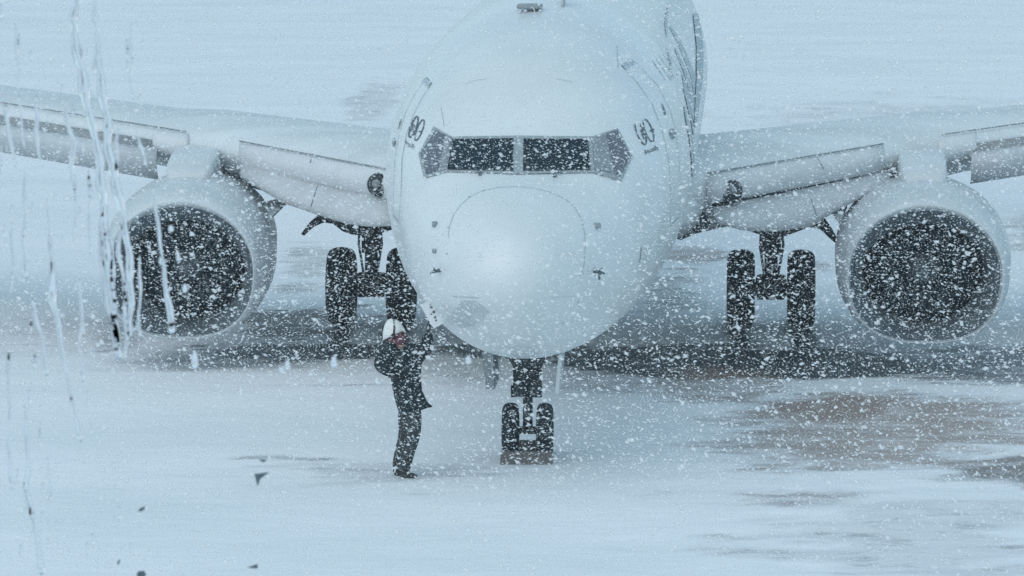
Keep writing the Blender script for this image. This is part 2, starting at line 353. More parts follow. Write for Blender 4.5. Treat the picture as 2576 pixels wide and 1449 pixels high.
# radome seam and bolts
M['seam'] = mat('soft_seam', (.38, .45, .48), .6)
rp = [(1128, 600), (1131, 570), (1142, 540), (1160, 515), (1185, 494), (1215, 480), (1255, 472), (1300, 470), (1345, 474), (1385, 484), (1420, 500), (1445, 522), (1462, 550), (1470, 585), (1472, 620), (1468, 670), (1458, 700)]
stroke('radome_seam', rp, .009, M['seam'])
b_ = MB()
for p in ((1180, 496), (1217, 481), (1384, 486), (1424, 503), (1128, 572), (1463, 562), (1125, 638), (1466, 690), (1454, 760), (1415, 812)):
    h, n = hit(*p); MB().box(h+n*.004, (.018, .012, .02)).build('radome_latch', M['seam'], fus)
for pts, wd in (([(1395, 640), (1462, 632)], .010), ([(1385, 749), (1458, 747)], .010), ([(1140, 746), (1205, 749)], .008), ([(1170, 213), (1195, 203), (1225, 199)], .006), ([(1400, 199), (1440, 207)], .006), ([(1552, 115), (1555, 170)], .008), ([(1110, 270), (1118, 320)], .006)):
    stroke('seam_and_glint', pts, wd, M['cap'] if pts[0][0] in (1395, 1385) else M['seam'])  # the two white strokes paint highlights along seams
decal('grime_patch', [(1150, 772), (1165, 756), (1195, 757), (1215, 770), (1232, 786), (1212, 806), (1190, 820), (1160, 824), (1140, 812), (1135, 790)], M['dirt'], fus, .004)
# doors
for pts, hp, wn, wr, top in (([(1592, 150), (1626, 187), (1655, 216), (1685, 275), (1700, 330), (1708, 400), (1712, 470), (1708, 545), (1685, 570), (1687, 480), (1681, 400), (1666, 330), (1640, 262), (1600, 205), (1563, 165)], [(1664, 262), (1670, 278), (1673, 294)], (1691, 337), (8, 12), [(1563, 165), (1592, 150), (1600, 158), (1572, 175)]),
                         ([(1073, 195), (1087, 210), (1060, 250), (1040, 290), (1024, 335), (1012, 400), (1010, 480), (1004, 560), (990, 540), (991, 470), (994, 400), (1004, 340), (1022, 280), (1045, 235)], [(1010, 300), (1003, 327)], (992, 360), (4, 11), [(1070, 196), (1086, 208), (1078, 222), (1062, 206)])):
    dr = stroke('cabin_door', pts, .012, M['line'], closed=True)
    decal('door_gutter', top, M['livery'], dr, .008)
    stroke('door_handle', hp, .05, M['ink'], dr, off=.01, taper=lambda t: .5+math.sin(math.pi*t)*.5)
    c = [(wn[0]+wr[0]*math.cos(q*math.pi/8), wn[1]+wr[1]*math.sin(q*math.pi/8)) for q in range(16)]
    stroke('window_ring', c, .012, M['line'], dr, closed=True, step=2)
    c = [(wn[0]+wr[0]*.75*math.cos(q*math.pi/6), wn[1]+wr[1]*.75*math.sin(q*math.pi/6)) for q in range(12)]
    decal('door_window', c, M['under'], dr, .012, step=3)
# emblem: ringed R joined to an open ringed G, small lettering below
def text_pts(body, fn, m, parent, name, wd=.0):
    cu = bpy.data.curves.new('t', 'FONT'); cu.body = body; cu.resolution_u = 3; cu.offset = wd
    ob = bpy.data.objects.new('t', cu); S.collection.objects.link(ob); bpy.context.view_layer.update()
    me = bpy.data.meshes.new_from_object(ob.evaluated_get(bpy.context.evaluated_depsgraph_get())); bpy.data.objects.remove(ob)
    bm = bmesh.new(); bm.from_mesh(me); bmesh.ops.triangulate(bm, faces=bm.faces[:]); ok = True
    W = max(v.co.x for v in bm.verts)
    for v in bm.verts:
        u, vv = fn(v.co.x/W, v.co.y); h, n = hit(u, vv)
        if h: v.co = h+n*.009
    bm.to_mesh(me); bm.free(); o = bpy.data.objects.new(name, me); S.collection.objects.link(o); o.parent = parent; me.materials.append(m); return o
def emblem(cr, dr_, wr, cg, dg, wg, bar, r0, rx, ru, t0, tx, tu, sg):
    b = MB()
    def ell(c, d, wdt, a0, a1):
        d = Vector(d); s = Vector((-d.y, d.x)).normalized()*wdt
        return [Vector(c)+d*math.cos(math.radians(a))+s*math.sin(math.radians(a)) for a in range(a0, a1+1, 12)]
    tp = lambda t: 1.
    pxs(b, ell(cr, dr_, wr, 0, 360), 3.4); pxs(b, ell(cg, dg, wg, 0, 360), 2.8)
    pxs(b, bar, 4.5)
    e = b.build('emblem', M['ink'], fus)
    text_pts('R', lambda x, y: (r0[0]+rx[0]*x+ru[0]*y, r0[1]+rx[1]*x+ru[1]*y), M['ink'], e, 'letter', .01)
    text_pts('AmpanPiz', lambda x, y: (t0[0]+tx[0]*x+tu[0]*y, t0[1]+tx[1]*x+tu[1]*y), M['ink'], e, 'lettering', .02)
emblem((1611, 336), (11.5, 28), 9, (1631, 329), (10.5, 28), 9, [(1634, 330), (1645, 326)], (1617, 352), (9, -3), (-13, -34), (1621, 389), (36, -13), (-3, -16), 1)
emblem((1041, 320), (-9.5, 26), 7, (1056, 328), (-10, 26), 7, [(1052, 328), (1062, 333)], (1033, 331), (8, 4), (9, -28), (1019, 362), (23, 14), (4, -15), -1)
# rows of tiny notice lettering and curved livery feathers
for r in range(5):
    b_ = MB()
    for k in range(9):
        u = 1640+r*9+k*4.2+rng.normal()*.4; v = 152-r*6+k*6.2
        if v > 196: continue
        stroke_mb(b_, [(u, v), (u+4.2, v+6.2)], .018+.016*((k*7+r*3) % 3 > 0), step=2)
    b_.build('lettering_row', M['line'], fus)
for i, (pts, wd) in enumerate((([(1684, 66), (1705, 100), (1725, 145), (1742, 190), (1750, 240), (1752, 280)], 12), ([(1697, 122), (1712, 155), (1728, 195), (1742, 250), (1748, 300)], 9), ([(1716, 188), (1724, 220), (1736, 260), (1746, 310)], 9), ([(1718, 218), (1730, 265), (1740, 310), (1745, 350)], 6),
                 ([(1720, 268), (1726, 300), (1736, 345), (1742, 400), (1742, 470)], 9), ([(1680, 10), (1674, 60), (1676, 95)], 6), ([(1676, 120), (1686, 160), (1687, 205)], 3), ([(1738, -20), (1752, 60), (1759, 120), (1758, 190), (1753, 250), (1746, 320)], 17))):
    pxs(MB(), pts, wd, taper=lambda t: max(.08, math.sin(math.pi*min(1, t*.85+.1))**.8), off=.005+.0015*i, step=5).build('livery_stripe', M['livery'], fus)
# probes and small aerials
def probe(p, arms):
    h, n = hit(*p); b = MB(); b.tube([h, h+n*.07], [.022, .015], 6)
    for du, dv, ln in arms:
        d = (hit(p[0]+du, p[1]+dv)[0]-h); d = d.normalized()*ln; b.tube([h+n*.07, h+n*.09+d], [.018, .010], 6)
    return b.build('pitot_probe', M['ink'], fus)
probe((1108, 680), ((-12, 10, .09), (3, -10, .06), (14, 3, .07))); probe((1494, 682), ((-3, 12, .08), (2, -12, .05), (14, 5, .09)))
def small(name, p, d, m='line'):
    h, n = hit(*p); return MB().box(h+n*.02, d, bev=.004).build(name, M[m], fus)
small('ice_detector', (1096, 566), (.05, .05, .06)); small('ice_detector', (1500, 570), (.07, .06, .06)); small('ice_detector', (1096, 632), (.04, .04, .05))
stroke('angle_vane', [(1613, 622), (1611, 640), (1608, 660)], .02, M['ink']); stroke('static_port', [(996, 640), (1000, 662)], .008, M['line'])
h, n = hit(1333, 26); MB().box(h+n*.05, (.3, .35, .05), bev=.02).build('roof_aerial', M['under'], fus)
h, n = hit(1415, 20); MB().prism([h+Vector((-.015, 0, -.02)), h+Vector((.015, 0, -.02)), h+Vector((.01, .28, .33)), h+Vector((-.01, .28, .33))], [h+Vector((-.015, .5, -.02)), h+Vector((.015, .5, -.02)), h+Vector((.01, .5, .33)), h+Vector((-.01, .5, .33))]).build('blade_aerial', M['wing'], fus)
# open service panel at the lower nose
def rrect(c, ax, ay, hw, hh, r, n=5):
    out = []
    for sx, sy, a0 in ((1, 1, 0), (-1, 1, 90), (-1, -1, 180), (1, -1, 270)):
        for k in range(n+1):
            a = math.radians(a0+90*k/n); out.append(c+ax*(sx*(hw-r)+r*math.cos(a))+ay*(sy*(hh-r)+r*math.sin(a)))
    return out
PSN = 1.9
pc = L(1091, 788, PSN); ax = (L(1107, 779, PSN)-pc).normalized(); ay = (L(1074, 757, PSN)-pc).normalized(); nn = ax.cross(ay).normalized()
panel = MB().prism(rrect(pc, ax, ay, .085, .15, .04), rrect(pc+nn*.02, ax, ay, .085, .15, .04)).build('service_panel', M['white'], fus); autosmooth(panel)
fr = nn if nn.y < 0 else -nn
b_ = MB()
for du, dv, r in ((-8, -22, .011), (-6, -15, .014), (0, -3, .015), (-6, 2, .010), (3, 10, .014), (6, 18, .011)):
    c0 = L(1091+du, 788+dv, PSN-.028); MB().lathe([(0, r), (.006, r*.9)], 'y', (c0.x, c0.y, c0.z), 10).build('panel_socket', M['ink'], panel)
c0 = L(1128, 790, PSN+.03); MB().prism(rrect(c0, ax, ay, .06, .10, .01), rrect(c0+Vector((0, .3, .05)), ax, ay, .06, .10, .01)).build('panel_bay', M['nac'], fus)
# nose gear
def tyre(name, c, R, W, parent, hubm='hub'):
    pr = []; n = 12
    for k in range(n+1):
        a = math.pi*k/n; pr.append((-math.cos(a)*W/2*(1 if abs(math.cos(a)) > .99 else 1), R*.60+(R*.40)*abs(math.sin(a))**.42))
    pr = [(-W*.3, R*.5)]+pr+[(W*.3, R*.5)]
    t = MB().lathe(pr, 'x', c, 40).build(name, M['tyre'], parent)
    MB().lathe([(-W*.36, R*.18), (-W*.36, R*.52), (-W*.2, R*.55), (W*.2, R*.55), (W*.36, R*.52), (W*.36, R*.18)], 'x', c, 24).build('rim', M[hubm], t); return t
ng = MB().tube([(0, 4.12, 1.7), (0, 4.05, 1.15), (0, 4.02, .75)], .085, 14).tube([(0, 4.02, .85), (0, 4., .33)], .058, 14).build('nose_gear_leg', M['gear'], plane)
for sx in (-1, 1): tyre('tyre', (sx*.2, 4, .325), .325, .19, ng)
MB().tube([(-.27, 4, .33), (.27, 4, .33)], .045, 12).build('axle', M['gear'], ng)
b_ = MB().box((-.0, 3.93, .98), (.33, .16, .30), bev=.03).tube([(-.19, 3.9, .80), (.17, 3.9, .80)], .07, 10).tube([(-.11, 3.85, 1.18), (.12, 3.85, 1.18)], .09, 10)
for sx in (-.09, .09): b_.lathe([(0, .075), (-.03, .07)], 'y', (sx, 3.78, .84), 14)
autosmooth(b_.build('steering_unit', M['dark'], ng))
MB().tube([(0, 3.95, .78), (0, 3.78, .6), (0, 3.93, .36)], [.03, .035, .03], 8).build('torque_link', M['gear'], ng)
for A, B in (([(1212, 888), (1240, 890), (1244, 980), (1222, 978)], 'under'), ([(1405, 892), (1414, 890), (1405, 990), (1396, 988)], 'white')):
    f_ = [L(u, v, 3.3) for u, v in A]; k_ = [L(u, v, 4.35)+Vector((0, 0, 0)) for u, v in A]
    dz = [Vector((q.x, 4.35, p.z)) for p, q in zip(f_, f_)]
    dd = MB().prism(f_, [Vector((p.x, 4.3, p.z)) for p in f_]).build('nose_gear_door', M[B], plane, False)
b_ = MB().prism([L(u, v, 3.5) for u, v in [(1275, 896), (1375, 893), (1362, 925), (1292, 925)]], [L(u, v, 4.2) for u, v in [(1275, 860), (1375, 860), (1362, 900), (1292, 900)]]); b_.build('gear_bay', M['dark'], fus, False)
# main gear
for sx in (-1, 1):
    x0 = sx*2.86; up = x0
    mg = MB().tube([(x0, 16.7, 2.3), (x0, 16.65, 1.6), (x0, 16.6, 1.05)], [.17, .15, .14], 14).tube([(x0, 16.6, 1.1), (x0, 16.6, .5)], .095, 12).build('main_gear_leg', M['gear'], plane)
    for d in (-.43, .43): tyre('tyre', (x0+d, 16.6, .565), .565, .40, mg)
    MB().tube([(x0-.5, 16.6, .565), (x0+.5, 16.6, .565)], .1, 12).box((x0, 16.55, .62), (.44, .3, .3), bev=.06).tube([(x0-.2, 16.4, .5), (x0+.2, 16.4, .5)], .07, 8).build('axle', M['gear'], mg)
    MB().tube([(x0, 16.45, 1.2), (x0, 16.2, .95), (x0, 16.45, .62)], [.05, .06, .05], 8).build('torque_link', M['gear'], mg)
    MB().tube([(x0, 16.6, 1.35), (x0-sx*1.2, 16.6, 1.75)], [.06, .07], 8).build('side_brace', M['gear'], mg)
    MB().tube([(x0+.12, 16.35, 1.9), (x0+.17, 16.35, 1.2), (x0+.1, 16.4, .8)], .02, 6).tube([(x0-.12, 16.35, 1.9), (x0-.16, 16.35, 1.2), (x0-.1, 16.4, .8)], .018, 6).build('brake_line', M['gear'], mg)
    b_ = MB(); b_.box((x0+sx*.14, 16.75, 1.65), (.04, .7, .65), bev=.01); b_.build('gear_leg_door', M['under'], mg)
# wings
def zle(x): return 2.56+(abs(x)-2.46)*.107
def chord(x): x = abs(x); return 7.2-(x-1.9)*.62 if x < 4.83 else 5.38-(x-4.83)*.3
def wsec(x, sx):
    c = chord(x); th = .135 if x < 5 else .12; zz = zle(x); R = []
    n = 26
    for k in range(2*n):
        if k < n: q = 1-k/(n-1); up_ = 1
        else: q = (k-n)/(n-1); up_ = -1
        xx = q**2
        t = 5*th*(.38*math.sqrt(xx)-.126*xx-.3516*xx**2+.2843*xx**3-.1036*xx**4+.0*xx)
        t = max(t, 0.004)*(1. if up_ > 0 else .85)
        R.append(Vector((sx*x, sle(x)+xx*c, zz+up_*t*c-.09*xx*c*.9)))
    return R
for sx in (-1, 1):
    X = [1.2, 1.9, 2.4, 3., 3.6, 4.2, 4.83, 5.5, 6.5, 8, 10, 12, 14, 16, 17.1]
    wg = MB().rings([wsec(x, sx) for x in X]).build('wing', M['snowy'], plane)
    # leading edge skin: bright rounded strip along the front of the wing, inboard
    def lestrip(xa, xb, name, m, n=8, a0=-75, a1=70, off=.02):
        R = []
        for k in range(n+1):
            x = xa+(xb-xa)*k/n; sec = wsec(x, sx); s0 = sle(x); r = []
            for a in range(a0, a1+1, 10):
                A = math.radians(a); r.append(Vector((sx*x, s0+.20-.24*math.cos(A)-off, zle(x)-.02+(.22-.03*(x-1.9)/3)*math.sin(A))))
            back = [p+Vector((0, .2, 0)) for p in reversed(r)]
            R.append(r+back)
        return MB().rings(R).build(name, m, wg)
    lestrip(2.0, 4.35, 'leading_edge_skin', M['slatl'])
    lestrip(5.1, 5.62, 'leading_edge_skin', M['slatl'], a0=-60)
    for xa, xb in ((2.0, 4.35), (5.15, 16.)):
        MB().tube([(sx*x, sle(x)+.06, zle(x)+.20-.004*x) for x in [xa+(xb-xa)*k/8 for k in range(9)]], .010, 5).build('skin_joint', M['under'], wg)
    # slats outboard of the engine, drooped forward
    R = []
    for k in range(16):
        x = 5.55+(16.2-5.55)*k/15; s0 = sle(x)-.20; zc = zle(x)-.335; hh = .215*(1-.035*(x-5.5)); r = []
        for a in range(-70, 91, 16):
            A = math.radians(a); r.append(Vector((sx*x, s0+.24-.26*math.cos(A)-.10*math.sin(A)+.05, zc+hh*math.sin(A)*(1.05))))
        r += [p+Vector((0, .05, -.012)) for p in reversed(r)]
        R.append(r)
    MB().rings(R).build('slat', M['slat'], wg)
    # dark bar standing for the shade in the slat gap
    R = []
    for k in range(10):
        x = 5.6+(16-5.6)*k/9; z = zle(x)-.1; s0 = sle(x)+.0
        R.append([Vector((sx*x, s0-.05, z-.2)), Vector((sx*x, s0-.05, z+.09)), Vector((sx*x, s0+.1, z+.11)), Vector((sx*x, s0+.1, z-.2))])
    MB().rings(R).build('slat_gap_shade', M['under'], wg)
    # seam line of the slat top
    b_ = MB(); b_.tube([(sx*x, sle(x)+.28+.02*x, zle(x)+.30-.012*(x-5)) for x in (5.6, 8, 11, 16)], .012, 5)
    # drooped inboard flap in front of the lower wing (hinged nose flap)
    if sx > 0: top = [(1790, 522), (1867, 505), (1950, 490), (2050, 468), (2150, 448), (2238, 425)]; bot = [(1806, 562), (1862, 578), (1950, 583), (2040, 570), (2108, 528), (2238, 462)]
    else: top = [(985, 497), (940, 488), (860, 472), (780, 452), (700, 430), (605, 405)]; bot = [(985, 569), (925, 570), (868, 562), (800, 541), (715, 512), (605, 447)]
    front = []; 
    for (ut, vt), (ub, vb) in zip(top, bot):
        col = []
        for q in range(6):
            f = q/5; u = ut+(ub-ut)*f; v = vt+(vb-vt)*f; col.append(LW(u, v, .08-.42*math.sin(f*math.pi*.5)+.1*f*f))
        col += [p+Vector((0, .07, -.01)) for p in reversed(col)]
        front.append(col)
    MB().rings(front).build('nose_flap', M['wing'], wg)
    b_ = MB()   # dark strip painting the shadow in the hinge gap
    b_.rings([[p[0]+Vector((0, .02, -.03)), p[0]+Vector((0, .02, .035)), p[0]+Vector((0, .12, .035)), p[0]+Vector((0, .12, -.03))] for p in front]); b_.build('hinge_gap_shadow', M['dark'], wg)
    # landing light in the wing root
    u, v = (1838, 481) if sx > 0 else (953, 465); c0 = LW(u, v, -.03)
    ll = MB().lathe([(.03, .16), (-.03, .15), (-.06, .12), (-.07, .0)], 'y', c0, 24).build('landing_light', M['dark'], wg)
    MB().lathe([(-.0, .06), (-.03, .055), (-.04, .0)], 'y', c0+Vector((sx*.03, -.065, .02)), 16).lathe([(-.0, .04), (-.02, .04), (-.03, .0)], 'y', c0+Vector((-sx*.07, -.06, -.03)), 16).build('lamp', M['hub'], ll)
    # trailing flap end, hanging down behind the gear
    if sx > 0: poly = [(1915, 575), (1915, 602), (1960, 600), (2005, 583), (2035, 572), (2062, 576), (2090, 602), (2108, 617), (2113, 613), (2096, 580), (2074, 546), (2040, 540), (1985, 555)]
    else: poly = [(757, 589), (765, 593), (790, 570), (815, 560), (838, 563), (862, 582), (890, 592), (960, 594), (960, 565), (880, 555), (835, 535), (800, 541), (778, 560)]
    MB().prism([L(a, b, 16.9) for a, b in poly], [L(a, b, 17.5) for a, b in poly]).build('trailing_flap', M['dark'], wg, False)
    # outer trailing flaps and fairings (mostly behind the wing)
    for x in (6.8, 10.6):
        zz = zle(x)-.62; ss_ = sle(x)+chord(x)*.62
        MB().tube([(sx*x, ss_-1.2, zz+.28), (sx*x, ss_-.4, zz+.05), (sx*x, ss_+1.0, zz-.05), (sx*x, ss_+2., zz-.1)], [.03, .16, .17, .03], 12).build('flap_track_fairing', M['wing'], wg)
    MB().prism([(sx*2., 16.8, 2.15), (sx*2., 16.8, 2.25), (sx*9, 17.6, 3.0), (sx*9, 17.6, 2.9)], [(sx*2., 18.1, 1.75), (sx*2., 18.1, 1.8), (sx*9, 18.6, 2.7), (sx*9, 18.6, 2.65)]).build('rear_flap', M['wing'], wg, False)
    wl = MB().prism([(sx*17.1, sle(17.1)+.2, zle(17.1)), (sx*17.2, sle(17.1)+1.5, zle(17.1)), (sx*17.8, sle(17.1)+2.3, zle(17.1)+2.4), (sx*17.8, sle(17.1)+1.8, zle(17.1)+2.4)], [(sx*17.15, sle(17.1)+.2, zle(17.1)-.08), (sx*17.25, sle(17.1)+1.5, zle(17.1)-.08), (sx*17.86, sle(17.1)+2.3, zle(17.1)+2.4), (sx*17.86, sle(17.1)+1.8, zle(17.1)+2.4)]).build('winglet', M['white'], wg)
    # skin panel seams on the nose flap and leading edge
    for (ua, va, ub, vb, o_) in (((2055, 395, 2072, 425, -.12), (2040, 500, 2056, 548, -.5)) if sx > 0 else ((787, 385, 780, 410, -.12), (800, 462, 782, 520, -.5))):
        MB().tube([LW(ua, va, o_), LW((ua+ub)/2, (va+vb)/2, o_), LW(ub, vb, o_)], .008, 5).build('panel_seam', M['line'], wg)
    # bare patch in the wing-top snow, built as a thin slab
    pp = [(2055, 360), (2080, 353), (2125, 351), (2165, 357), (2140, 363), (2085, 365)] if sx > 0 else [(690, 332), (720, 334), (770, 341), (740, 343), (705, 340)]
    MB().prism([L(a, b, 14.4)+Vector((0, 0, 0)) for a, b in pp], [L(a, b, 15.4)+Vector((0, .0, -.1)) for a, b in pp]).build('bare_patch', M['frame'], wg)
# wing body fairing
for sx in (-1, 1):
    b_ = MB().rings([[Vector((sx*(1.2+(r)*math.cos(a)), s, 2.22+.62*k*math.sin(a))) for a in [i*math.pi/8 for i in range(16)]] for s, r, k in ((9.6, .3, .2), (10.4, .56, .5), (11.2, .74, .75), (14, .85, .95), (18, .8, .9), (20, .4, .3))]).build('wing_root_fairing', M['white'], fus)
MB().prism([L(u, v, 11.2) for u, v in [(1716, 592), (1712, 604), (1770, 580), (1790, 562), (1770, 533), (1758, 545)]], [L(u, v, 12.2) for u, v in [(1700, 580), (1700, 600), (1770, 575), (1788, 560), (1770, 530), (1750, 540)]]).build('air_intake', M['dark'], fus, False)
# tail
MB().rings([[Vector((sg*t, s0+q*cc, z)) for sg, q, t in ((1, 0, .02), (1, .3, .22*k), (1, 1, .02), (-1, 1, .02), (-1, .3, .22*k), (-1, 0, .02))] for z, s0, cc, k in ((4.9, 25.5, 6.5, 1), (6., 27.5, 4.9, .9), (12.4, 32.4, 2.2, .4))]).build('tail_fin', M['livery'], plane)
for sx in (-1, 1):
    MB().rings([[Vector((sx*x, s0+q*cc, z+t*cc)) for q, t in ((0, 0), (.3, .06), (1, .0), (1, -.005), (.3, -.05))] for x, s0, cc, z in ((.4, 29., 3.8, 4.7), (7.1, 32.6, 1.6, 5.5))]).build('tailplane', M['wing'], plane)
# engines
def nring(s, hw, zt, zb, cx, n=48, flat=.0):
    zc = (zt+zb)/2+.02; R = []; hw *= 1 if cx > 0 else .965
    for k in range(n):
        a = 2*math.pi*k/n; c, sn = math.cos(a), math.sin(a)
        e = 2. if sn > 0 else 2.+flat
        R.append(Vector((cx+hw*math.copysign(abs(c)**(2/e), c), s, zc+((zt-zc) if sn > 0 else (zc-zb))*math.copysign(abs(sn)**(2/e), sn))))
    return R
for sx in (-1, 1):
    cx = 4.86 if sx > 0 else -4.95; kh = 1 if sx > 0 else .965; s0 = 11.25
    outer = [(s0, 1.02, 2.30, .468), (s0+.04, 1.05, 2.36, .452), (s0+.14, 1.08, 2.42, .445), (s0+.4, 1.13, 2.49, .44), (s0+.9, 1.165, 2.54, .45), (s0+1.6, 1.16, 2.55, .5), (s0+2.4, 1.08, 2.5, .62), (s0+3.2, .92, 2.4, .85), (s0+3.25, .8, 2.3, .95)]
    inner = [(s0+.14, .93, 2.24, .56), (s0+.14, .93, 2.24, .56), (s0+.45, .86, 2.2, .62), (s0+.95, .80, 2.2, .66), (s0+1.3, .80, 2.22, .66)]
    en = MB().rings([nring(a, b, c, d, cx, flat=.55) for a, b, c, d in outer[3:]], cap=False).build('engine_nacelle', M['nac'], plane)
    lipr = [(s0+.4, 1.131, 2.491, .439)]+outer[2::-1]+[(s0-.01, 1.01, 2.275, .475), (s0+.03, 1.0, 2.24, .478), (s0+.14, .98, 2.20, .485)]
    MB().rings([nring(a, b, c, d, cx, flat=.55) for a, b, c, d in lipr], cap=False).build('intake_lip', M['lip'], en)
    MB().rings([nring(s0+.12, .985, 2.205, .482, cx, flat=.55), nring(s0+.3, .90, 2.07, .54, cx, flat=.3), nring(s0+.5, .84, 1.99, .58, cx), nring(s0+.95, .81, 2.02, .6, cx), nring(s0+1.15, .80, 2.04, .62, cx)], cap=False).build('intake_duct', M['duct'], en)
    MB().rings([nring(s0+1.14, .80, 2.04, .62, cx), nring(s0+1.3, .4, 1.7, 1., cx), nring(s0+1.32, .02, 1.34, 1.3, cx)]).build('duct_end_cap', M['dark'], en)  # plain dark cap closing the duct, so gaps between blades read black
    zc = 1.33; b_ = MB(); NB = 24
    for k in range(NB):
        a = 2*math.pi*k/NB; P = []
        for r, tw, wd in ((.2, .9, .10), (.45, .7, .16), (.70, .45, .22)):
            aa = a+.25*(r-.2); c0 = Vector((cx+r*math.cos(aa), s0+1.05, zc+r*math.sin(aa))); tg = Vector((-math.sin(aa), 0, math.cos(aa)))
            d = (tg*math.sin(1.1-tw*.2)*sx+Vector((0, math.cos(1.1-tw*.2), 0)))*wd*.5; nrm = Vector((0, .006, 0))
            P.append([c0-d-nrm, c0+d-nrm, c0+d+nrm, c0-d+nrm])
        b_.rings(P)
    b_.build('fan', M['blade'], en)
    MB().lathe([(s0+.62, .005), (s0+.7, .08), (s0+.85, .16), (s0+1.05, .22), (s0+1.2, .22)], 'y', (cx, 0, zc), 24).build('spinner', M['duct'], en)
    # core exhaust, strake and pylon
    MB().lathe([(s0+3.1, .62), (s0+4.2, .45), (s0+4.2, .3), (s0+5., .05)], 'y', (cx, 0, 1.6), 24).build('exhaust_cone', M['under'], en)
    xi = cx-sx*1.10
    MB().prism([Vector((xi, s0+.7, 1.98)), Vector((xi+sx*.1, s0+1.5, 2.15)), Vector((xi+sx*.1, s0+1.5, 2.1)), Vector((xi, s0+.7, 1.95))], [Vector((xi-sx*.02, s0+.75, 1.99)), Vector((xi-sx*.26, s0+1.5, 2.25)), Vector((xi-sx*.25, s0+1.5, 2.2)), Vector((xi-sx*.02, s0+.75, 1.97))]).build('strake', M['under'], en)
    R = []
    for s, hw, zt, zb in ((s0+.85, .24, 2.55, 2.3), (s0+1.0, .30, 2.66, 2.3), (s0+1.25, .32, 2.75, 2.3), (s0+1.6, .325, 2.81, 2.3), (s0+2.2, .32, 2.86, 2.3), (s0+2.8, .30, 2.9, 2.2), (s0+4.5, .2, 2.9, 2.0), (s0+6, .05, 2.6, 2.2)):
        hb = hw*1.12; r = []
        for k in range(20):
            a = 2*math.pi*k/20; c, sn = math.cos(a), math.sin(a); r.append(Vector((cx-sx*.12*0+hw*math.copysign(abs(c)**.28, c), s, (zt+zb)/2+(zt-zb)/2*math.copysign(abs(sn)**.32, sn))))
        R.append(r)
    MB().rings(R).build('engine_pylon', M['nac'], en)
# ------------------------------------------------------------------ chocks
def chock(c, d, label):
    x, y, z = [q/2 for q in d]; A = [(-y, 0), (y, 0), (y*.45, d[2]), (-y*.45, d[2])]
    b = MB().prism([Vector((-x, a, h)) for a, h in A], [Vector((x, a, h)) for a, h in A]); o = b.build('wheel_chock', M['chock'], None, False)
    o.location = c; o.rotation_euler = (0, 0, -PSI)
    return tagp(o, label, 'wheel chock', 'chocks at the nose wheels')
p = toW((0.01, 3.52, .0)); chock((p.x, p.y, -.01), (.60, .17, .16), 'snowy brown chock lying across the front of both nose wheels')
p = toW((0.0, 4.48, .0)); chock((p.x, p.y, -.01), (.52, .17, .15), 'chock lying behind the nose wheels, glimpsed between them')
# ------------------------------------------------------------------ person
YP = 52.3
def W(u, v, dy=0.): return WY(u, v, YP+dy)
def skin(name, chains, m, parent=None, sub=2, root=0):
    V = []; E = []; Rr = []
    for ch in chains:
        prev = None
        for item in ch:
            if isinstance(item, int): prev = item; continue
            p, r = item; V.append(p); Rr.append(r)
            if prev is not None: E.append((prev, len(V)-1))
            prev = len(V)-1
    me = bpy.data.meshes.new(name); me.from_pydata([tuple(v) for v in V], E, []); o = bpy.data.objects.new(name, me); S.collection.objects.link(o)
    md = o.modifiers.new('s', 'SKIN'); md.use_smooth_shade = True
    for i, r in enumerate(Rr):
        r = r if isinstance(r, tuple) else (r, r); me.skin_vertices[0].data[i].radius = r
    me.skin_vertices[0].data[root].use_root = True
    sd = o.modifiers.new('u', 'SUBSURF'); sd.levels = sub; sd.render_levels = sub
    bpy.context.view_layer.update(); dg = bpy.context.evaluated_depsgraph_get(); nm = bpy.data.meshes.new_from_object(o.evaluated_get(dg)); o.modifiers.clear(); o.data = nm
    nm.materials.clear(); nm.materials.append(m); nm.polygons.foreach_set('use_smooth', [True]*len(nm.polygons)); 
    if parent: o.parent = parent
    return o
# joints (image position, depth)
pel = W(1030, 1020); wst = W(1026, 975); chs = W(1020, 910); nek = W(1003, 862); hd = W(994, 838); 
shR = W(1050, 885, .06); elR = W(1073, 868, -.06); haR = W(1077, 826, -.12)
shL = W(985, 885, .02); elL = W(945, 920, -.1); haL = W(985, 948, -.2)
hpA = W(1020, 1030, .09); knA = W(1017, 1105, .05); anA = W(1004, 1183, .08)
hpB = W(1040, 1030, -.09); knB = W(1038, 1100, -.12); anB = W(1016, 1183, -.08)
body = skin('person', [[(pel, .09), (wst, .09), (chs, .10), (nek, .05), (hd, (.085, .09)), (hd+Vector((.005, 0, .09)), .08)], [2, (shR, .04), (elR, .04), (W(1077, 842, -.1), .022)], [2, (shL, .04), (elL, .04), (W(978, 940, -.2), .022)],
                       [0, (hpA, .07), (knA, .05), (anA, .035), (anA+Vector((.05, 0, -.04)), .025)], [0, (hpB, .07), (knB, .05), (anB, .035), (anB+Vector((.05, -.02, -.04)), .025)]], M['skin'])
tagp(body, 'person in dark parka and white cap reaching up to the open panel under the nose', 'person')
skin('jacket', [[(W(1028, 962), (.17, .18)), (W(1022, 935), (.18, .18)), (W(1014, 908), (.20, .18)), (W(1002, 874), .13)], [2, (shR, .11), (W(1074, 878, -.04), .09), (W(1077, 838, -.10), .062)], [2, (shL, .12), (W(951, 918, -.1), .085), (W(985, 938, -.22), .07)]], M['coat'], body)
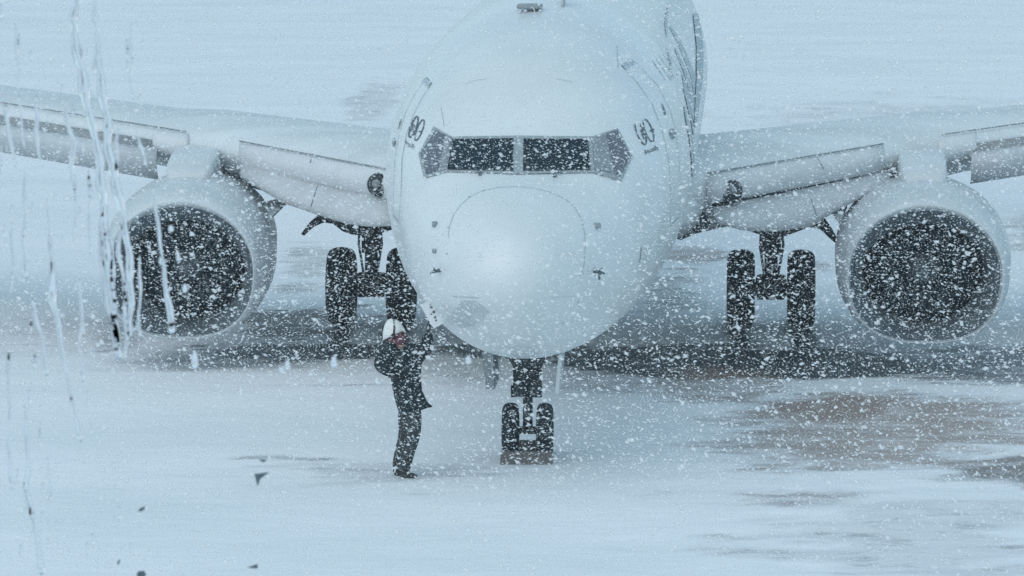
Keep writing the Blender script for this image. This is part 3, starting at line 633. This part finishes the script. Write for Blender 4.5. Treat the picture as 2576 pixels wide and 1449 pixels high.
# coat skirt, flaring at the back hem
R = []
for (v, ul, ur, dp, sl_) in ((930, 982, 1056, .17, 0), (960, 984, 1060, .19, 0), (985, 989, 1063, .20, .03), (1005, 994, 1070, .20, .12), (1022, 1001, 1078, .19, .22), (1034, 1008, 1088, .18, .30)):
    r = []
    for k in range(24):
        a = 2*math.pi*k/24; c, sn = math.cos(a), math.sin(a); uu = (ul+ur)/2+(ur-ul)/2*c
        f = 1+.06*math.sin(a*5+v*.05)
        r.append(W(uu, v-sl_*(uu-(ul+ur)/2), dp*sn*f)+Vector((0, 0, .008*math.sin(a*4))))
    R.append(r)
MB().rings(R).build('coat_skirt', M['coat'], body)
skin('trousers', [[(W(1030, 1012), (.10, .10)), (W(1022, 1040, .08), .105), (W(1024, 1070, .07), .105), (W(1022, 1102, .05), .095), (W(1010, 1140, .07), .092), (W(1002, 1186, .08), .082)],
                  [0, (W(1040, 1040, -.08), .10), (W(1040, 1070, -.1), .10), (W(1038, 1100, -.12), .09), (W(1025, 1140, -.1), .085), (W(1014, 1187, -.08), .078)]], M['trous'], body)
for a, ex in ((W(1001, 1186, .08), (.13, .02)), (W(1016, 1190, -.08), (.16, -.05))):
    skin('boot', [[(a+Vector((0, 0, .06)), .075), (a+Vector((-.005, 0, -.02)), .07), (a+Vector((ex[0]*.6, ex[1], -.04)), (.062, .055)), (a+Vector((ex[0], ex[1]*1.5, -.05)), (.052, .04))]], M['boot'], body)
# head: face turned to the right, red scarf, cap with flaps and headset band
hc = W(992, 838)
skin('red_hood', [[(W(994, 866), .11), (W(996, 852), .12), (W(1003, 843), .11), (W(1006, 834), .075)]], M['red'], body)
b_ = MB(); R = []
for t in (0, .18, .36, .54, .7, .83, .93, .99):
    q = math.sqrt(1-t*t); cu, cv = 990-4*t, 843-42*t; rx = 27*q
    R.append([W(cu+rx*math.cos(2*math.pi*k/24), cv-.5*(1-t)*rx*math.cos(2*math.pi*k/24), .125*q*math.sin(2*math.pi*k/24)) for k in range(24)])
cap = MB().rings(R[:]).build('cap', M['cap'], body)
MB().prism([W(1000, 818, -.09), W(1018, 828, -.06), W(1022, 834, 0), W(1018, 828, .06), W(1000, 818, .09)], [W(1000, 826, -.09), W(1016, 834, -.06), W(1020, 840, 0), W(1016, 834, .06), W(1000, 826, .09)]).build('cap_peak', M['cap'], cap, False)
for q, dy in ((988, -.118),):
    pts = [W(q+1+3*math.sin(t*math.pi), 798+50*t, -.118*math.sin(math.pi*(t*.62+.02))-.01) for t in [i/8 for i in range(9)]]
    hs = MB().tube(pts, .011, 6).build('headset_band', M['boot'], body)
    MB().lathe([(-.02, .028), (.02, .034)], 'y', W(990, 846, -.125), 14).build('ear_cup', M['boot'], hs)
# hands
def hand(c, dirv, pal, sgn, name='glove'):
    dirv = dirv.normalized(); side = dirv.cross(pal).normalized()
    ch = [[(c-dirv*.05, (.03, .028)), (c, (.034, .024)), (c+dirv*.05, (.044, .024)), (c+dirv*.09, (.042, .018))]]
    o = skin(name, ch, M['glove'], body, 1)
    for i, ln in enumerate((.065, .08, .075, .055)):
        b = c+dirv*.085+side*(.030-.02*i); k1 = b+dirv*ln*.5+pal*.012; k2 = b+dirv*ln*.8+pal*.04
        skin('finger', [[(b, .0105), (k1, .0095), (k2, .008)]], M['glove'], o, 1)
    b = c+dirv*.025+side*.035*sgn
    skin('thumb', [[(b, .0115), (b+side*.03*sgn+dirv*.03, .010), (b+side*.035*sgn+dirv*.06+pal*.01, .009)]], M['glove'], o, 1)
    return o
hand(haR, Vector((.25, -.0, 1)), Vector((.9, -.1, -.2)).normalized(), 1)
hand(haL, Vector((1, -.1, -.3)), Vector((0, 1, 0)), 1)
# ------------------------------------------------------------------ falling snow
def flakes():
    N = 520000; XM, = (.165,)
    y = (rng.random(N)*(60**3-3.5**3)+3.5**3)**(1/3); near = 750; y[:near] = 3+rng.random(near)*7
    tx = (rng.random(N)*2-1)*XM; tz = -.025-rng.random(N)*.17
    x = tx*y; z = CH+tz*y; k = z > .03; x, y, z = x[k], y[k], z[k]; n = len(x)
    ln = np.exp(rng.normal(math.log(.0100), .55, n)); wd = ln*(.32+.25*rng.random(n))
    big = rng.random(n) < .008; ln = np.where(big, ln*1.7, np.minimum(ln, y*.0011)); wd = np.where(big, wd*1.6, np.minimum(wd, y*.00062)); ln = np.minimum(ln, y*.0022); wd = np.minimum(wd, y*.0013); nr = y < 10.5; ln[nr] = y[nr]*(.0006+.0011*rng.random(nr.sum())); wd[nr] = ln[nr]*(.5+.3*rng.random(nr.sum()))
    a = rng.normal(-.12, .45, n); e = rng.normal(0, .5, n)
    d = np.stack([np.cos(a)*np.cos(e), np.sin(e), np.sin(a)], -1); d /= np.linalg.norm(d, axis=1)[:, None]
    r = rng.normal(size=(n, 3)); p = np.cross(d, r); p /= np.linalg.norm(p, axis=1)[:, None]; q = np.cross(d, p)
    c = np.stack([x, y, z], -1); l = ln[:, None]/2; w_ = wd[:, None]/2
    V = np.stack([c-d*l+q*w_*.3, c+p*w_+q*w_*.4+d*l*.1, c-p*w_+q*w_*.5-d*l*.15, c-q*w_+d*l*.2, c+d*l], 1).reshape(-1, 3)
    T = np.array([[0, 1, 2], [0, 3, 1], [0, 2, 3], [4, 2, 1], [4, 1, 3], [4, 3, 2]]); Fc = (np.arange(n)[:, None, None]*5+T[None]).reshape(-1, 3)
    me = bpy.data.meshes.new('falling_snow'); me.vertices.add(len(V)); me.vertices.foreach_set('co', V.ravel())
    me.loops.add(Fc.size); me.loops.foreach_set('vertex_index', Fc.ravel()); me.polygons.add(len(Fc)); me.polygons.foreach_set('loop_start', np.arange(0, Fc.size, 3)); me.update()
    me.materials.append(M['flake']); o = bpy.data.objects.new('falling_snow', me); S.collection.objects.link(o)
    tagp(o, 'white snowflakes driven sideways through the air in front of the aircraft', 'snow', kind='stuff')
flakes()
# ------------------------------------------------------------------ melt water on the terminal window, two metres ahead
YG = 2.0
def wp(u, v, dy=0.): return WY(u, v, YG)+Vector((0, dy, 0))
def trickle(pts, wds, label, seed=0, group='meltwater trickles on the window'):
    r = random.Random(seed); P = []
    pts = [Vector(p) for p in pts]
    for i in range(len(pts)-1):
        k = max(2, int((pts[i+1]-pts[i]).length/6)); P += [pts[i].lerp(pts[i+1], j/k) for j in range(k)]
    P.append(pts[-1]); n = len(P); R = []
    ph = r.random()*9
    for i, p in enumerate(P):
        t = i/(n-1); k = t*(len(wds)-1); a = int(min(k, len(wds)-2)); w_ = wds[a]+(wds[a+1]-wds[a])*(k-a)
        w_ = w_*(.88+.2*math.sin(i*.31+ph)*math.sin(i*.13+ph*2)+.06*r.random()); u = p.x+1.4*math.sin(i*.35+ph); hw = max(1.2, w_*1.75)/2/F*YG
        e = min(1, i/2+.15, (n-1-i)/2+.2); hw *= e; c = wp(u, p.y); ring = []
        for q in range(9):
            A = math.pi*q/8; ring.append(c+Vector((hw*math.cos(A), hw*.5*math.sin(A), 0)))
        R.append(ring)
    o = MB().rings(R).build('water_trickle', M['water']); return tagp(o, label, 'water trickle', group)
T = [([(205, -30), (183, 45), (188, 110), (205, 175), (213, 235), (224, 290), (241, 350), (250, 410), (258, 500), (264, 600), (276, 700), (287, 790), (301, 905)], [9, 13, 15, 14, 13, 14, 12, 10], 'widest winding water trickle, running from the top edge past the left engine'),
     ([(238, -30), (240, 60), (246, 130), (256, 230), (270, 300), (272, 370), (285, 440), (300, 500), (312, 560), (325, 640), (330, 760), (326, 850)], [5, 9, 12, 15, 14, 11, 12, 8], 'long water trickle just right of the widest one, crossing the wing'),
     ([(385, 470), (396, 560), (408, 640), (414, 700), (425, 770), (432, 826)], [4, 6, 6, 8, 13], 'single trickle down the dark left engine intake'),
     ([(129, 600), (133, 660), (132, 755), (147, 821), (155, 869), (161, 916), (175, 975), (189, 1045), (204, 1112)], [4, 6, 14, 9, 7, 5, 4, 8], 'thin slanting trickle left of the engine reaching far down the snow'),
     ([(80, 750), (92, 802), (102, 837), (110, 888), (118, 945)], [7, 6, 6, 11], 'short trickle left of the thin slanting one'),
     ([(62, 1020), (69, 1138), (71, 1177), (66, 1224), (76, 1283), (93, 1342), (97, 1393), (105, 1445)], [4, 6, 5, 9, 8, 7, 12], 'crooked trickle in the bottom left corner'),
     ([(12, 264), (17, 300), (22, 327), (27, 358), (38, 420)], [8, 6, 6, 4], 'trickle over the wing at the left edge'),
     ([(92, 240), (94, 290), (90, 327), (96, 371), (106, 420)], [5, 7, 5, 4], 'second trickle over the wing from the left edge'),
     ([(165, 250), (168, 290), (176, 330), (186, 350), (184, 380), (180, 420), (186, 480)], [5, 6, 9, 9, 5], 'trickle over the wing beside the widest one'),
     ([(304, 308), (297, 331), (291, 357), (295, 386), (293, 430)], [5, 6, 6, 5], 'short trickle over the wing right of the long one'),
     ([(50, 240), (52, 290), (56, 330), (62, 372)], [5, 4, 4, 3], 'faint short trickle over the outer wing'),
     ([(345, 330), (352, 360), (362, 395), (366, 420)], [3, 6, 4, 8], 'small trickle near the inner end of the slat'),
     ([(118, 500), (122, 560), (128, 640), (124, 720)], [3, 4, 4, 3], 'faint vertical trickle over snow left of the engine'),
     ([(258, 530), (252, 620), (262, 700), (270, 770), (290, 820), (300, 880)], [4, 7, 7, 6, 5], 'trickle branching along the left rim of the engine'),
     ([(302, 560), (298, 640), (310, 700), (318, 770)], [5, 8, 6, 4], 'inner trickle branching over the engine rim'),
     ([(328, 60), (331, 130), (326, 190), (335, 250)], [3, 5, 3, 5], 'faint trickle high over the pale background'),
     ([(285, 600), (282, 690), (290, 760), (284, 830), (295, 900)], [4, 8, 6, 9, 5], 'wavering trickle along the outer edge of the left engine'),
     ([(318, 700), (312, 770), (320, 840), (311, 905)], [5, 8, 7, 5], 'trickle at the lower left of the engine, near the snow'),
     ([(350, 640), (354, 720), (349, 790), (352, 850)], [3, 5, 4, 7], 'slim trickle inside the left edge of the dark intake'),
     ([(222, 430), (228, 500), (222, 570), (230, 640)], [4, 7, 5, 4], 'short trickle over snow between the wing and the engine'),
     ([(188, 440), (192, 520), (186, 590)], [3, 5, 3], 'slight trickle under the wing, left of the widest one'),
     ([(60, 430), (64, 520), (58, 610), (66, 700)], [3, 6, 4, 6], 'faint trickle over pale snow near the left edge, under the wing'),
     ([(28, 560), (33, 660), (30, 740)], [4, 5, 3], 'faint trickle close to the left edge at mid height'),
     ([(200, 700), (206, 790), (200, 880), (210, 960)], [4, 6, 4, 7], 'trickle over grey snow just left of the left engine'),
     ([(18, 900), (24, 1010), (20, 1120), (30, 1230)], [3, 5, 4, 6], 'faint long trickle at the lower left edge'),
     ([(120, 1150), (126, 1240), (122, 1330)], [3, 5, 3], 'faint trickle over the foreground snow, right of the crooked one'),
     ([(37, 60), (42, 110), (46, 160), (44, 230)], [3, 5, 3, 3], 'faint trickle near the top left corner')]
for i, (a, b, c) in enumerate(T): trickle(a, b, c, i)
def drop(u, v, hw, hh, label, name='water_drop'):
    R = []; 
    for k in range(8):
        a = math.pi*(k+.02)/7.04; y = -math.cos(a); rr = math.sin(a)*(1+.25*y); R.append([wp(u, v+y*hh)+Vector((math.cos(math.pi*q/8)*rr*hw/F*YG, math.sin(math.pi*q/8)*rr*hw/F*.35*YG, 0)) for q in range(9)])
    o = MB().rings(R).build(name, M['water']); return tagp(o, label, 'water drop', 'large drops clinging to the window')
for u, v, a, b, lb in ((490, 905, 9, 24, 'tallest hanging drop below the left engine'), (840, 910, 8, 16, 'drop hanging left of the standing person'), (723, 918, 7, 14, 'drop between the engine and the left wheels'), (708, 930, 6, 9, 'smaller drop beside the one between engine and wheels'),
                       (1178, 905, 7, 12, 'drop under the nose beside the gear door'), (432, 822, 9, 17, 'fat drop ending the trickle on the left engine'), (465, 725, 7, 12, 'drop at the lower middle of the left intake'), (405, 655, 6, 12, 'drop on the centre of the left intake'), (430, 575, 7, 9, 'drop on the upper left intake'),
                       (448, 645, 5, 14, 'narrow drop right of centre on the left intake'), (2432, 1125-40, 0, 0, ''), (1800, 905, 0, 0, '')):
    if a: drop(u, v, a, b, lb)
V_ = MB(); rr = random.Random(4)
for k in range(330):
    if k < 190: u = rr.random()**1.3*380; v = rr.random()*1449
    elif k < 270: u = 200+rr.random()*2376; v = rr.random()*340
    else: u = rr.random()*1500; v = 1180+rr.random()*269
    hw = 1.1+rr.random()*2.8; hh = hw*(1.2+rr.random()*(5 if u < 330 else .8)); R = []
    for j in range(6):
        a = math.pi*(j+.02)/5.04; y = -math.cos(a); q_ = math.sin(a)*hw/F*YG; R.append([wp(u, v+y*hh)+Vector((math.cos(math.pi*q/6)*q_, math.sin(math.pi*q/6)*q_*.7, 0)) for q in range(7)])
    V_.rings(R)
tagp(V_.build('fine_droplets', M['water']), 'many fine meltwater droplets spattered over the window glass', 'droplets', kind='stuff')
for pts, lb in (([(640, 1193), (677, 1188), (655, 1205), (648, 1224)], 'dark three cornered fleck on the glass left of the person'), ([(347, 1286), (352, 1279), (366, 1273), (361, 1284), (353, 1287)], 'sharp dark fleck low on the glass at left'),
                ([(622, 1427), (634, 1424), (648, 1419), (648, 1430), (636, 1430)], 'dark fleck at the bottom edge of the glass'), ([(343, 1446), (347, 1438), (362, 1436), (368, 1446), (360, 1455), (348, 1455)], 'round brown fleck cut off by the bottom edge'),
                ([(294, 1416), (300, 1407), (303, 1408), (298, 1422)], 'small slanted fleck above the bottom edge at left'), ([(652, 1155), (672, 1157), (664, 1163), (655, 1160)], 'pale grey fleck above the three cornered one')):
    tagp(MB().prism([wp(*q) for q in pts], [wp(*q)+Vector((0, .0006, 0)) for q in pts]).build('dirt_fleck', M['ink'], None, False), lb, 'dirt fleck', 'dirt flecks on the window')
# ------------------------------------------------------------------ haze
HZ = 0.0009
me = bpy.data.meshes.new('haze'); bm = bmesh.new(); bmesh.ops.create_cube(bm, size=1); bm.to_mesh(me); bm.free()
hz = bpy.data.objects.new('haze', me); S.collection.objects.link(hz); hz.scale = (6200, 5200, 15.5); hz.location = (0, 1750, 15.5/2-1.2)
m = bpy.data.materials.new('haze'); m.use_nodes = True; t = m.node_tree; t.nodes.clear(); v = t.nodes.new('ShaderNodeVolumePrincipled'); v.inputs['Density'].default_value = HZ; v.inputs['Color'].default_value = (.80, .93, 1, 1)
o = t.nodes.new('ShaderNodeOutputMaterial'); t.links.new(v.outputs[0], o.inputs['Volume']); me.materials.append(m)
tagp(hz, 'pale drifting snow haze filling the air over the apron', 'haze', kind='stuff')
